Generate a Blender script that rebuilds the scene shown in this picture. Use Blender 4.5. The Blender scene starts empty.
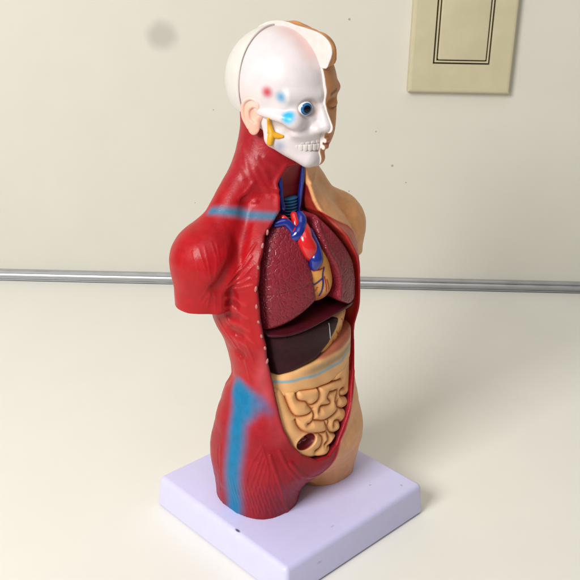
"""Painted anatomical torso model on a lavender base, on a pale counter before a wall.
Everything is modelled in centimetres (model faces -Y, its right side is -X) and scaled to metres."""
import numpy as np, math, time
f32=np.float32
def V(*a): return np.array(a,f32)
def sm_min(a,b,k):
    h=np.clip(.5+.5*(b-a)/k,0,1); return b+(a-b)*h-k*h*(1-h)
def sm_max(a,b,k): return -sm_min(-a,-b,k)
def ell(P,c,r,rot=None):
    q=P-V(*c)
    if rot is not None: q=q@rot
    r=V(*r); k0=np.sqrt(((q/r)**2).sum(1)); k1=np.sqrt(((q/(r*r))**2).sum(1))+1e-9
    return k0*(k0-1)/k1
def cap(P,a,b,ra,rb=None):
    rb=ra if rb is None else rb
    a=V(*a);b=V(*b);d=b-a;t=np.clip(((P-a)@d)/(d@d),0,1)
    q=P-a-t[:,None]*d
    return np.sqrt((q*q).sum(1))-(ra+(rb-ra)*t)
def poly(P,pts,rs,k=0):
    o=None
    for i in range(len(pts)-1):
        r0,r1=(rs,rs) if np.isscalar(rs) else (rs[i],rs[i+1])
        d=cap(P,pts[i],pts[i+1],r0,r1); o=d if o is None else (np.minimum(o,d) if k==0 else sm_min(o,d,k))
    return o
def hermite(xs,ys,x):
    xs=np.asarray(xs,float);ys=np.asarray(ys,float)
    d=np.diff(ys)/np.diff(xs);m=np.zeros_like(ys)
    m[1:-1]=np.where(d[:-1]*d[1:]>0,2*d[:-1]*d[1:]/(d[:-1]+d[1:]+1e-12),0)
    m[0],m[-1]=d[0],d[-1]
    i=np.clip(np.searchsorted(xs,x)-1,0,len(xs)-2);h=xs[i+1]-xs[i];t=np.clip((x-xs[i])/h,0,1)
    return ((2*t**3-3*t**2+1)*ys[i]+(t**3-2*t**2+t)*h*m[i]+(-2*t**3+3*t**2)*ys[i+1]+(t**3-t**2)*h*m[i+1]).astype(f32)
def stack(P,T,n=2.2):
    T=np.array(T);z=P[:,2];zc=np.clip(z,T[0,0],T[-1,0])
    a=hermite(T[:,0],T[:,1],zc);b=hermite(T[:,0],T[:,2],zc);y=hermite(T[:,0],T[:,3],zc)
    q=(np.abs(P[:,0]/a)**n+np.abs((P[:,1]-y)/b)**n)**(1/n)
    d=(q-1)*np.minimum(a,b)
    return np.maximum(d,np.maximum(z-T[-1,0],T[0,0]-z))
def sd_poly2(x,y,V2):
    V2=np.asarray(V2,f32);n=len(V2);d=np.full(x.shape,1e9,f32);s=np.ones(x.shape,f32)
    j=n-1
    for i in range(n):
        e=V2[j]-V2[i];wx=x-V2[i,0];wy=y-V2[i,1]
        t=np.clip((wx*e[0]+wy*e[1])/(e@e+1e-12),0,1)
        bx=wx-e[0]*t;by=wy-e[1]*t;d=np.minimum(d,bx*bx+by*by)
        c1=y>=V2[i,1];c2=y<V2[j,1];c3=e[0]*wy>e[1]*wx
        s=np.where((c1&c2&c3)|(~c1&~c2&~c3),-s,s);j=i
    return s*np.sqrt(d)
def smooth(e0,e1,x):
    t=np.clip((x-e0)/(e1-e0),0,1);return t*t*(3-2*t)
def catmull(pts,n=8,closed=False):
    P=np.asarray(pts,float)
    P=np.vstack([P[-1],P,P[0],P[1]]) if closed else np.vstack([2*P[0]-P[1],P,2*P[-1]-P[-2]])
    out=[]
    for i in range(1,len(P)-2):
        for t in np.arange(n)/n:
            out.append(.5*(2*P[i]+(P[i+1]-P[i-1])*t+(2*P[i-1]-5*P[i]+4*P[i+1]-P[i+2])*t*t+(3*P[i]-P[i-1]-3*P[i+1]+P[i+2])*t**3))
    if not closed: out.append(P[-2])
    return np.array(out)
TORSO=[(.5,2.6,1.3,.2),(1.5,4.0,2.4,.2),(2.6,4.4,3.0,.2),(4.5,4.35,3.05,.25),(6.3,3.9,2.7,.12),(7.5,3.55,2.45,-.1),(9.2,3.7,2.6,.1),(10.5,4.1,3.0,.45),(13,4.25,3.0,.65),(14.5,4.0,2.7,.8),(16,3.0,2.0,1.05),(17.2,1.6,1.5,1.25)]
def f_body0(P):
    d=stack(P,TORSO,2.3)
    for s in (-1,1):
        Q=P-V(s*2.25,0,0)
        leg=stack(Q,[(-.6,2.0,2.3,.3),(0.0,2.0,2.32,.3),(1.5,2.1,2.5,.25),(3.0,2.05,2.6,.25),(4.2,1.7,2.1,.25),(5.0,.7,1.0,.25)],2.4)
        d=sm_min(d,leg,.7)
        # shoulder + arm stump
        a=sm_min(ell(P,(s*4.35,1.6,14.0),(1.75,1.85,1.85)),cap(P,(s*4.4,1.6,14),(s*(4.75 if s<0 else 4.55),1.9 if s<0 else 1.68,10),1.72,1.08 if s<0 else 1.68),.4)
        a=sm_min(a,cap(P,(s*4.3,.72,13.3),(s*4.72,.82,10),.75,.6),.15)
        a=sm_max(a,(11.75 if s<0 else 12.4)-P[:,2],.06)
        d=sm_min(d,a,.22)
        d=sm_min(d,cap(P,(s*.6,1.7,18.6),(s*4.0,1.75,14.9),1.2,.95),.7)
    neck=cap(P,(0,1.45,15),(0,1.75,21),1.7,1.6)
    d=sm_min(d,neck,.9)
    d=sm_min(d,ell(P,(-.2,-.5,2.75),(2.0,2.3,1.55)),.5)
    return np.maximum(d,-P[:,2])
def f_skull0(P):
    d=ell(P,(0,1.15,22.2),(2.3,3.0,2.72))
    d=sm_min(d,ell(P,(0,-.1,20.2),(1.6,1.75,1.75)),.6)
    return d
def grad(f,P,e=.02):
    P=np.asarray(P,f32);g=np.stack([f(P+V(*v)*e)-f(P-V(*v)*e) for v in np.eye(3)],1)
    return g/np.linalg.norm(g,axis=1,keepdims=True)
CREASES= [[(-2.23, -1.66, 7.29), (-2.0, -1.79, 7.39), (-1.63, -1.95, 7.36), (-1.04, -2.11, 7.23), (-0.35, -2.18, 7.13), (0.19, -2.19, 7.04), (0.79, -2.15, 6.95), (1.52, -2.01, 6.83)], [(-2.23, -1.66, 7.25), (-2.12, -1.77, 6.74), (-1.95, -1.93, 6.17), (-1.7, -2.07, 5.84), (-1.19, -2.21, 5.75), (-0.85, -2.24, 5.83), (-0.74, -2.23, 5.99)], [(-1.59, -1.97, 7.27), (-1.65, -1.96, 6.98), (-1.52, -2.02, 6.69), (-1.13, -2.12, 6.5), (-1.0, -2.15, 6.33)], [(-0.24, -2.19, 6.98), (-0.24, -2.2, 6.54), (-0.41, -2.21, 6.3), (-0.77, -2.2, 6.21), (-1.0, -2.15, 6.33)], [(-1.0, -2.16, 6.29), (-0.79, -2.23, 5.97), (-0.68, -2.29, 5.64), (-0.76, -2.33, 5.38), (-0.47, -2.37, 5.23), (0.01, -2.4, 5.05), (0.65, -2.38, 5.1), (1.06, -2.31, 5.27), (1.03, -2.27, 5.54), (0.94, -2.23, 5.83)], [(0.55, -2.19, 6.5), (0.36, -2.22, 6.23), (0.57, -2.26, 5.9), (0.38, -2.28, 5.8), (-0.17, -2.27, 5.92), (-0.31, -2.3, 5.68)], [(0.55, -2.19, 6.46), (0.93, -2.16, 6.39), (1.2, -2.12, 6.32), (1.03, -2.18, 6.05), (0.94, -2.23, 5.83)], [(1.82, -1.98, 6.16), (1.4, -2.09, 6.19), (1.44, -2.13, 5.87), (2.07, -1.99, 5.57)], [(1.13, -2.22, 5.75), (1.08, -2.28, 5.43), (1.47, -2.25, 5.13), (2.04, -2.11, 4.94)], [(-1.8, -2.07, 5.69), (-1.72, -2.16, 5.34), (-1.46, -2.28, 4.97), (-0.91, -2.39, 4.66), (-0.39, -2.43, 4.46), (0.06, -2.44, 4.37), (0.16, -2.44, 4.5), (0.05, -2.42, 4.91), (0.01, -2.4, 5.05)], [(-0.76, -2.33, 5.38), (-0.97, -2.32, 5.24), (-1.11, -2.3, 5.24)], [(0.29, -2.41, 4.99), (0.22, -2.44, 4.57), (0.47, -2.43, 4.14), (1.05, -2.39, 3.92), (1.31, -2.34, 4.17), (1.15, -2.36, 4.57), (0.76, -2.41, 4.7), (0.7, -2.42, 4.45)], [(-0.39, -2.43, 4.41), (-0.16, -2.44, 4.09), (-0.21, -2.45, 3.74), (-0.38, -2.46, 3.54), (-0.64, -2.45, 3.47)], [(0.17, -2.44, 4.27), (0.3, -2.44, 3.8), (0.02, -2.46, 3.6)], [(0.47, -2.43, 4.14), (1.05, -2.39, 3.78)], [(0.23, -2.48, 3.38), (0.55, -2.45, 3.41), (0.92, -2.41, 3.7)], [(1.61, -2.28, 4.3), (1.4, -2.33, 3.75), (0.93, -2.41, 3.42), (0.54, -2.47, 3.15)]]
VES= [[(-1.68,-.45,15.78),(-1.25,-.70,15.84),(-1.0,-.95,15.45),(-.95,-.9,15.1)],[(-1.22,-.5,16.02),(-1.11,-.75,15.78),(-.98,-1.05,15.4),(-.9,-1.0,15.1)],[(-.62,-.60,16.08),(-.68,-.74,15.9),(-.75,-.90,15.7),(-.76,-1.0,15.4)],[(-.29,-.70,15.98),(-.34,-.82,15.85),(-.50,-.96,15.6),(-.86,-1.16,15.3),(-1.1,-.9,15.0)],[(-.28,-.75,15.65),(-.40,-1.12,15.32),(-.6,-1.38,15.0),(-.5,-1.58,14.5),(-.42,-1.4,14.1)],[(-.05,-1.1,15.2),(-.18,-1.5,14.75),(-.22,-1.75,14.3),(-.3,-1.85,13.9),(-.35,-1.6,13.5)]]
RIDGES= [[(-5.53, 0.75, 15.2), (-5.57, 0.21, 14.33)], [(-5.29, 0.62, 15.31), (-5.43, 0.17, 14.58), (-5.39, 0.04, 13.78)], [(-4.98, 0.5, 15.41), (-5.07, -0.01, 14.68), (-5.22, -0.07, 13.9)], [(-4.78, 0.33, 15.34), (-4.98, -0.1, 14.54)], [(-4.35, 0.15, 15.22), (-4.66, -0.21, 14.49), (-5.03, -0.13, 13.59)], [(-4.08, -0.03, 14.99), (-4.47, -0.28, 14.33), (-4.95, -0.13, 13.35)], [(-5.47, 0.16, 13.34), (-5.77, 0.55, 12.44)], [(-5.18, -0.0, 13.24), (-5.68, 0.45, 12.23)], [(-5.1, 0.0, 13.0), (-5.15, 0.07, 12.01)], [(-4.83, -0.08, 12.88), (-4.81, -0.04, 11.95)], [(-5.76, 0.88, 15.01), (-5.8, 0.43, 14.18)], [(-5.34, 0.12, 13.03), (-5.44, 0.24, 12.16)], [(-4.73, -0.2, 13.31), (-4.22, -0.4, 14.01), (-3.16, -0.58, 15.19)], [(-4.6, -0.24, 13.29), (-3.53, -0.7, 14.69)], [(-4.42, -0.33, 13.26), (-3.54, -0.92, 14.33)], [(-4.53, -0.25, 13.13), (-3.88, -0.91, 13.65)], [(-4.36, -0.36, 13.01), (-3.85, -1.07, 13.34)], [(-4.81, -0.18, 13.39), (-4.31, -0.32, 14.29), (-3.66, -0.26, 14.94)], [(-4.46, 0.02, 12.56), (-4.12, -0.29, 12.42), (-3.93, -0.75, 12.27)], [(-4.43, 0.06, 12.04), (-4.13, -0.22, 11.89), (-3.87, -0.83, 11.62)], [(-4.16, 0.41, 11.13), (-4.03, -0.44, 11.13), (-3.81, -0.9, 10.92)], [(-4.12, 0.24, 10.76), (-3.94, -0.62, 10.65), (-3.7, -1.05, 10.32)], [(-4.06, 0.11, 10.32), (-3.84, -0.64, 10.06)], [(-4.17, 0.39, 11.29), (-4.05, -0.1, 10.4), (-3.69, -0.32, 9.31), (-3.53, -0.71, 8.55)], [(-4.09, 1.09, 10.87), (-4.01, 0.31, 10.13), (-3.67, -0.0, 8.96)], [(-3.9, 0.16, 9.83), (-3.63, -0.39, 8.89), (-3.53, -0.57, 8.06)], [(-3.87, -0.68, 10.24), (-3.53, -0.85, 9.14)]]
THIGH= [[(-3.4, -2.01, 4.11), (-3.34, -2.27, 3.4), (-3.07, -2.38, 2.43), (-2.15, -2.01, 0.05)], [(-2.98, -2.26, 4.35), (-2.59, -2.57, 3.2), (-1.63, -2.53, 1.95)], [(-3.71, -1.72, 4.66), (-3.61, -2.1, 3.56), (-3.64, -2.05, 2.4), (-3.74, -1.77, 1.46)], [(-3.71, -1.72, 4.66), (-4.24, -1.37, 3.47), (-4.3, -1.07, 1.94)], [(-4.22, -1.26, 2.0), (-4.03, -1.69, 3.48), (-3.72, -1.74, 4.3)], [(-4.07, -1.42, 1.76), (-3.92, -1.81, 3.3), (-3.63, -1.83, 4.06)], [(-3.93, -1.58, 1.65), (-3.81, -1.93, 3.06), (-3.6, -1.96, 3.73)], [(-4.19, -1.47, 2.61), (-3.93, -1.65, 3.73)], [(-3.62, -1.81, 1.22), (-3.48, -1.73, 0.31)], [(-3.44, -2.0, 1.5), (-3.18, -1.9, 0.32)], [(-3.26, -2.2, 2.04), (-2.84, -2.01, 0.34)], [(-3.85, -1.66, 1.38), (-3.76, -1.48, 0.31)], [(-4.01, -1.35, 1.23), (-3.96, -1.2, 0.32)], [(-2.75, -2.29, 1.71), (-2.52, -2.07, 0.41)], [(-2.36, -2.35, 1.68), (-1.87, -2.03, 0.26)], [(-3.43, -2.22, 3.16), (-3.28, -2.23, 2.2)], [(-4.53, 1.05, 3.54), (-4.55, 0.96, 2.82), (-4.57, 0.77, 2.4)], [(-4.5, 0.73, 3.94), (-4.59, 0.65, 2.74), (-4.46, 0.75, 1.57)], [(-4.51, 0.85, 2.07), (-4.24, 1.13, 0.73)]]
GROOVES= [[(-2.66, 0.68, 16.8), (-3.08, 0.35, 15.87), (-3.6, 0.04, 15.07), (-4.49, -0.28, 14.21), (-5.06, 0.02, 13.2)], [(-1.22, -0.5, 16.02), (-1.11, -0.75, 15.78), (-0.98, -1.05, 15.4), (-0.9, -1.0, 15.1)], [(-0.62, -0.6, 16.08), (-0.68, -0.74, 15.9), (-0.75, -0.9, 15.7), (-0.76, -1.0, 15.4)], [(-4.33, -0.04, 12.79), (-4.17, -0.13, 12.63)], [(-4.26, 0.01, 12.24), (-4.14, -0.23, 12.15)], [(-4.17, 0.17, 11.5), (-4.1, -0.25, 11.49)], [(-4.11, 0.11, 10.73), (-3.99, -0.46, 10.61)], [(-3.73, -0.0, 9.36), (-3.71, -0.13, 9.29)]]
NECK= [[(-2.26, 1.97, 18.46), (-2.48, 1.09, 17.91)], [(-2.87, 0.86, 17.04), (-2.54, 0.79, 17.3), (-2.17, 0.71, 17.67)], [(-2.65, 0.67, 16.77), (-2.21, 0.49, 16.84)], [(-1.96, 0.82, 18.34), (-1.8, 0.5, 17.69), (-1.56, 0.09, 17.03)], [(-1.78, 0.87, 18.83), (-1.56, 0.43, 17.97), (-1.38, 0.07, 17.24)], [(-1.53, 0.59, 18.85), (-1.21, 0.28, 18.47)], [(-1.89, 1.87, 19.19), (-2.18, 1.08, 18.32), (-2.15, 0.73, 17.78)]]
GLAND= [[(-2.0,-.12,20.93),(-1.78,.0,20.55),(-1.69,-.06,20.16),(-1.5,-.28,20.06),(-1.38,-.55,20.06)],[(-1.69,-.06,20.16),(-1.72,-.04,19.9),(-1.76,-.03,19.66)],[(-1.66,-.1,20.2),(-1.72,.15,20.25)]]
HEARTLINES= [[(-0.48, -2.04, 13.48), (-0.19, -2.03, 13.51), (0.15, -2.03, 13.53)], [(0.15, -2.03, 13.53), (0.03, -2.11, 13.22), (0.03, -2.19, 12.65), (-0.04, -2.24, 12.06)], [(-0.04, -2.15, 13.0), (-0.49, -2.17, 12.72)], [(0.29, -2.16, 12.87), (0.47, -2.21, 12.32)], [(0.13, -2.14, 13.06), (0.31, -2.22, 12.21)], [(-0.26, -2.19, 12.59), (-0.37, -2.22, 12.26)]]

# ------------------------------------------------------------------ signed-distance sculpting
def mesh_sdf(f, lo, hi, h, relax=1):
    """Surface nets on a block-sparse grid; returns verts (cm) and quads."""
    B=4; lo=np.array(lo,float); n=(np.ceil((np.array(hi)-lo)/h/B).astype(int)+1)
    gx=[lo[i]+h*(np.arange(n[i])*B+(B-1)/2) for i in range(3)]
    C=np.stack(np.meshgrid(*gx,indexing='ij'),-1).reshape(-1,3).astype(f32)
    c=f(C).reshape(n); act=np.abs(c)<h*B*1.75+.06
    N=n*B; F=np.repeat(np.repeat(np.repeat(c,B,0),B,1),B,2).astype(f32)
    ia=np.argwhere(act)*B
    off=np.stack(np.meshgrid(*[np.arange(B)]*3,indexing='ij'),-1).reshape(-1,3)
    idx=(ia[:,None,:]+off[None]).reshape(-1,3)
    for s in range(0,len(idx),400000):
        k=idx[s:s+400000]; F[k[:,0],k[:,1],k[:,2]]=f((lo+k*h).astype(f32))
    I=F<0
    cnt=np.zeros(N-1,np.int8)
    for a in (0,1):
        for b in (0,1):
            for d in (0,1): cnt+=I[a:N[0]-1+a,b:N[1]-1+b,d:N[2]-1+d]
    cells=np.argwhere((cnt>0)&(cnt<8)); m=len(cells)
    vid=np.full(N-1,-1,np.int32); vid[tuple(cells.T)]=np.arange(m)
    acc=np.zeros((m,3)); num=np.zeros(m)
    cor=[(a,b,d) for a in (0,1) for b in (0,1) for d in (0,1)]
    val={q:F[cells[:,0]+q[0],cells[:,1]+q[1],cells[:,2]+q[2]] for q in cor}
    for q in cor:
        for ax in range(3):
            if q[ax]==0:
                r=list(q); r[ax]=1; r=tuple(r); v0,v1=val[q],val[r]; x=(v0<0)!=(v1<0)
                t=np.where(x,v0/np.where(x,v0-v1,1),0)
                p=np.array(q,float)[None]+np.zeros((m,3)); p[:,ax]+=t
                acc[x]+=p[x]; num+=x
    verts=lo+(cells+acc/num[:,None])*h
    quads=[]
    for ax in range(3):
        a,b=(ax+1)%3,(ax+2)%3
        s0=[slice(None)]*3; s1=[slice(None)]*3; s0[ax]=slice(0,N[ax]-1); s1[ax]=slice(1,N[ax])
        e=I[tuple(s0)]!=I[tuple(s1)]; E=np.argwhere(e)
        E=E[(E[:,a]>0)&(E[:,b]>0)&(E[:,a]<N[a]-1)&(E[:,b]<N[b]-1)]
        inside=I[tuple(E.T)]
        def g(da,db):
            k=E.copy(); k[:,a]+=da; k[:,b]+=db; return vid[tuple(k.T)]
        q=np.stack([g(-1,-1),g(0,-1),g(0,0),g(-1,0)],1)
        q[~inside]=q[~inside][:,::-1]; quads.append(q)
    V_=verts.astype(f32)
    for _ in range(relax):
        e=.25*h; d=f(V_)
        g_=np.stack([f(V_+V(*v)*e)-f(V_-V(*v)*e) for v in np.eye(3)],1)/(2*e)
        st=d/np.maximum((g_*g_).sum(1),.2); st=np.clip(st,-h*.5,h*.5)
        V_=V_-g_*st[:,None]
    return V_,np.concatenate(quads)

def project(f,pts,it=6):
    P=np.array(pts,f32)
    for _ in range(it):
        P=P-grad(f,P)*f(P)[:,None]
    return P
def polydist(P,pts,bound):
    """distance to a polyline, evaluated only near its box"""
    pts=np.asarray(pts,f32); d=np.full(len(P),9.,f32)
    m=np.where(((P>pts.min(0)-bound)&(P<pts.max(0)+bound)).all(1))[0]
    if len(m)==0: return d,m
    Q=P[m]; best=np.full(len(Q),9.,f32)
    for a,b in zip(pts[:-1],pts[1:]):
        e=b-a; t=np.clip(((Q-a)@e)/(e@e+1e-9),0,1); q=Q-a-t[:,None]*e
        best=np.minimum(best,(q*q).sum(1))
    d[m]=np.sqrt(best); return d,m

# ------------------------------------------------------------------ torso
OPEN=np.array([(-.6,18.35),(-1.12,17.6),(-1.2,17.0),(-1.45,16.45),(-1.95,16.05),(-2.65,15.45),(-3.25,14.4),(-3.55,13.2),(-3.5,11.8),(-3.36,10.6),(-3.02,8.6),(-2.82,7.2),(-2.66,5.5),(-2.3,4.5),(-1.7,3.7),(-.8,3.1),(.05,3.0),(.75,3.35),(1.3,4.2),(1.95,5.3),(2.35,6.2),(2.95,7.6),(3.28,8.8),(3.3,10.6),(3.22,11.8),(2.8,13.3),(2.05,14.6),(1.25,15.55),(.85,16.0),(.7,16.5),(.6,18.45)])
LIP=catmull([(2.75,-2.0,6.8),(2.45,-2.25,6.0),(2.05,-2.5,5.3),(1.45,-2.75,4.0),(.95,-2.8,3.2),(.4,-2.7,2.45),(-.25,-2.55,2.0),(-.95,-2.5,2.05),(-1.8,-2.6,2.6),(-2.45,-2.5,3.5)],4)
SKINEDGE=catmull([(.46,-.08,17.8),(.25,-.4,17.1),(.45,-.7,16.45),(.9,-.87,16.0),(1.35,-1.0,15.7),(2.0,-1.1,15.3),(2.7,-1.05,14.9),(3.3,-.95,14.4),(3.6,-.9,13.8)],4)
_prep={}
def prep_lines():
    R=[]
    for l in RIDGES[:12]: R.append((l,.018,.045))
    for l in RIDGES[12:18]: R.append((l,.042,.058))
    for l in RIDGES[18:]: R.append((l,.028,.07))
    for i,l in enumerate(THIGH):
        R.append((l,(.085,.07,.025,.025)[i] if i<4 else .026,.08 if i<2 else .040))
    for k,l in enumerate(NECK): R.append((l,.05 if k in(1,2) else .035,.11 if k in(1,2) else .14))
    for i,l in enumerate(GROOVES):
        w=.30 if i==0 else (.12 if i in (1,2) else (.22 if i in (3,4,5,6,7) else .2))
        R.append((l,-(.30 if i==0 else .09 if i in(1,2) else .11 if i<8 else .15 if i<10 else .04),w))
    out=[]
    for l,a,w in R:
        l=[q for q in l if q]
        c=catmull(l,4) if len(l)>2 else np.linspace(l[0],l[1],5)
        out.append((project(f_body0,c),a,w))
    out.append((project(f_body0,LIP),.13,.10)); out.append((project(f_body0,SKINEDGE),.05,.10))
    _prep['L']=out
def wave_noise(P,s,seed=0):
    r=np.random.RandomState(seed); o=np.zeros(len(P),f32)
    for _ in range(7):
        k=r.normal(size=3)*s; o+=np.sin(P@k.astype(f32)+r.uniform(0,6.28))
    return o/7
def f_torso(P):
    d=f_body0(P)
    near=np.where(np.abs(d)<.45)[0]
    if len(near):
        Q=P[near]; a=np.zeros(len(Q),f32)
        for l,amp,w in _prep['L']:
            q,m=polydist(Q,l,3*w)
            if len(m): a[m]+=amp*np.exp(-(q[m]/w)**2)
        a+=.02*wave_noise(Q,2.2,1)+.012*wave_noise(Q,5.,2)
        # soft fibre relief on thigh and flank of the muscle side
        mus=smooth(.3,-.3,Q[:,0])
        fib=np.sin((Q[:,0]*.8-Q[:,1]*1.1+.25*Q[:,2])*25+1.5*wave_noise(Q,1.2,5))*smooth(3.2,1.8,Q[:,2])*smooth(.1,.5,Q[:,2])*smooth(.4,-.6,Q[:,1])
        a+=.012*fib*mus
        d[near]-=a
    o=sd_poly2(P[:,0],P[:,2],OPEN)
    fb=f_body0(P)
    deep=np.where(P[:,2]>16.4,.45,1.6)+0*o
    z=P[:,2]; lim=np.interp(z,[5,7.4,8.6,15.5,16.5,17.2,18.4],[-1.75,-1.6,.3,.6,.35,.35,.03]).astype(f32)
    cut=np.maximum(o,P[:,1]-lim)
    # slightly flared rim round the opening, on the chest only
    rim=np.exp(-((o-.13)/.11)**2)*.07*smooth(3.6,5.5,P[:,2])
    d=np.where(np.abs(d)<.5,d-rim,d)
    low=smooth(4.6,3.0,P[:,2])           # the pelvis floor stays: cut shallower there
    cut=np.maximum(cut,(fb+.38*low+0*o) if 0 else cut)
    return sm_max(d,-cut,.05)

# ------------------------------------------------------------------ head
def f_skull(P):
    d=ell(P,(0,1.15,22.2),(2.28,2.8,2.6))
    d=sm_min(d,ell(P,(0,-.1,20.45),(1.5,1.5,1.75)),.5)
    d=sm_min(d,cap(P,(-.15,-1.5,22.0),(-1.4,-.9,21.95),.2,.2),.35)
    d=sm_max(d,-ell(P,(-2.25,-.72,21.6),(.38,.7,.5)),.4)
    d=sm_min(d,poly(P,[(-1.2,-1.05,20.85),(-1.62,-.7,20.98),(-1.98,.45,21.12)],[.34,.25,.16]),.2)
    d=sm_min(d,ell(P,(-1.2,-1.1,20.85),(.5,.42,.42)),.3)
    d=sm_max(d,-ell(P,(-1.78,-.5,20.42),(.34,.6,.26)),.18)
    d=sm_max(d,-ell(P,(-1.5,-1.0,20.22),(.3,.45,.22)),.2)
    d=sm_max(d,-ell(P,(-.76,-1.80,21.42),(.46,.62,.40)),.22)
    d=sm_min(d,cap(P,(-1.58,.35,20.6),(-1.45,.2,19.95),.32,.34),.2)
    d=sm_min(d,cap(P,(-1.4,.1,19.8),(-.4,-1.15,18.98),.38,.42),.3)
    d=sm_min(d,ell(P,(0,-1.08,18.98),(.62,.5,.42)),.25)
    d=sm_min(d,ell(P,(-.35,-1.0,20.2),(.95,.5,.3)),.25)
    d=sm_min(d,cap(P,(0,-1.62,21.4),(0,-1.92,20.6),.16,.3),.25)
    d=sm_min(d,ell(P,(-.3,-1.62,20.45),(.3,.34,.24)),.2)
    d=sm_max(d,-ell(P,(-.2,-1.86,20.2),(.16,.18,.08)),.08)
    d=d+.008*wave_noise(P,3,4)
    d=np.maximum(d,P[:,0]-.12)
    return sm_max(d,np.where(P[:,2]>20.6,P[:,1]-1.62,-9),.03)
def f_teeth(P):
    q=np.sqrt((P[:,0]/1.26)**2+((P[:,1]+.26)/1.31)**2); d=(q-1)*1.15
    d=d+.10*((P[:,2]-19.72)/.5)**2
    th=np.arctan2(-P[:,0],-(P[:,1]+.26)); up=P[:,2]>19.72
    t=th/np.where(up,.205,.185)+np.where(up,.06,.35)
    g=np.abs(t-np.floor(t)-.5)*2          # 1 at the gap, 0 at the middle of a tooth
    d=d+.024*g**6+.010*g**2
    d=d+.045*np.exp(-((P[:,2]-19.72-.02*np.cos(th*2))/.028)**2)
    top=20.02-.05*(1-g**2); bot=19.42+.05*(1-g**2)
    d=sm_max(d,np.maximum(P[:,2]-20.08+.08*g**2,19.38+.08*g**2-P[:,2]),.05)
    d=np.maximum(d,P[:,0]+.02)
    return np.maximum(d,P[:,1]+.35)
def f_cap(P):
    d=ell(P,(0,1.15,22.2),(2.32,3.18,2.69))
    d=sm_max(d,1.655-P[:,1]+.02*np.sin(P[:,2]*3),.05)
    d=sm_max(d,P[:,0]-.1,.03)
    d=sm_max(d,20.85+.1*(P[:,1]-1.6)-P[:,2],.06)
    return d
def f_face(P):
    d=ell(P,(0,1.15,22.1),(2.38,2.95,2.7))
    d=sm_min(d,ell(P,(0,-.12,20.5),(1.78,1.72,1.95)),.55)
    d=sm_min(d,cap(P,(.1,-1.6,22.12),(1.35,-1.15,22.15),.2,.22),.25)
    d=sm_max(d,-ell(P,(.82,-1.75,21.5),(.55,.36,.3)),.3)
    d=sm_min(d,ell(P,(.86,-1.15,21.45),(.5,.42,.34)),.08)
    d=sm_max(d,-poly(P,[(.42,-1.62,21.36),(.8,-1.62,21.26),(1.25,-1.38,21.34)],.035),.04)
    d=sm_min(d,cap(P,(0,-1.72,21.3),(0,-2.06,20.55),.17,.27),.18)
    d=sm_min(d,ell(P,(.32,-1.78,20.42),(.28,.3,.22)),.1)
    d=sm_max(d,-ell(P,(.24,-1.95,20.2),(.14,.14,.08)),.06)
    d=sm_min(d,poly(P,[(0,-1.86,19.88),(.3,-1.78,19.9),(.68,-1.5,19.74)],[.10,.11,.05]),.1)
    d=sm_min(d,poly(P,[(0,-1.76,19.55),(.3,-1.70,19.54),(.66,-1.48,19.68)],[.11,.11,.05]),.1)
    d=sm_max(d,-poly(P,[(0,-2.0,19.72),(.35,-1.92,19.72),(.75,-1.62,19.72)],.03),.05)
    d=sm_min(d,ell(P,(0,-1.15,18.95),(.62,.5,.42)),.25)
    return np.maximum(d,-P[:,0])
def f_hair(P):
    x=P[:,0]
    d=ell(P,(0,1.2,22.55),(2.5,3.1,2.46))
    d=sm_min(d,ell(P,(-.1,-.75,23.9),(1.15,1.38,.85)),.5)
    w=np.sin(x*4.2+P[:,2]*2.0+1.2*np.sin(P[:,1]*1.7))*.06+np.sin(x*7+P[:,1]*6+P[:,2]*3)*.035+np.sin(x*15+P[:,2]*4)*.008
    d=d+w*smooth(0,.3,x)
    d=d+.10*smooth(1.0,2.2,P[:,1])*smooth(24.9,24.2,P[:,2])
    line=23.15+.3*smooth(.1,.9,x)-2.0*smooth(-.1,1.4,P[:,1])+.08*np.sin(x*5)
    d=sm_max(d,line-P[:,2],.18)
    return np.maximum(d,-.004-x)
EAR0=(-2.06,.86,20.9)
def f_ear(P):
    q=(P-V(*EAR0))/.92; u=-q[:,1]; v=q[:,2]; w=-q[:,0]
    c,s=math.cos(.18),math.sin(.18); u,v=c*u-s*v,s*u+c*v
    Q=np.stack([u,v,w-.28*(-u)],1).astype(f32)   # flares away from the head to the back
    d=ell(Q,(0,.25,0),(.58,.72,.17)); d=sm_min(d,ell(Q,(.12,-.5,0),(.34,.5,.15)),.2)
    d=sm_max(d,-ell(Q,(.12,.1,.16),(.3,.45,.17)),.08)
    rim=catmull([(.36,.35,.08),(.28,.78,.12),(-.1,.9,.14),(-.45,.62,.14),(-.52,.2,.12),(-.4,-.25,.1),(-.1,-.65,.06)],4)
    d=sm_min(d,poly(Q,rim,.1),.06)
    ah=catmull([(.3,.5,.05),(.0,.5,.1),(-.2,.2,.11),(-.12,-.2,.1),(.12,-.32,.1)],3)
    d=sm_min(d,poly(Q,ah,.075),.06)
    d=sm_min(d,ell(Q,(.38,-.02,.05),(.1,.18,.12)),.06)
    return d*.92

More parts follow.
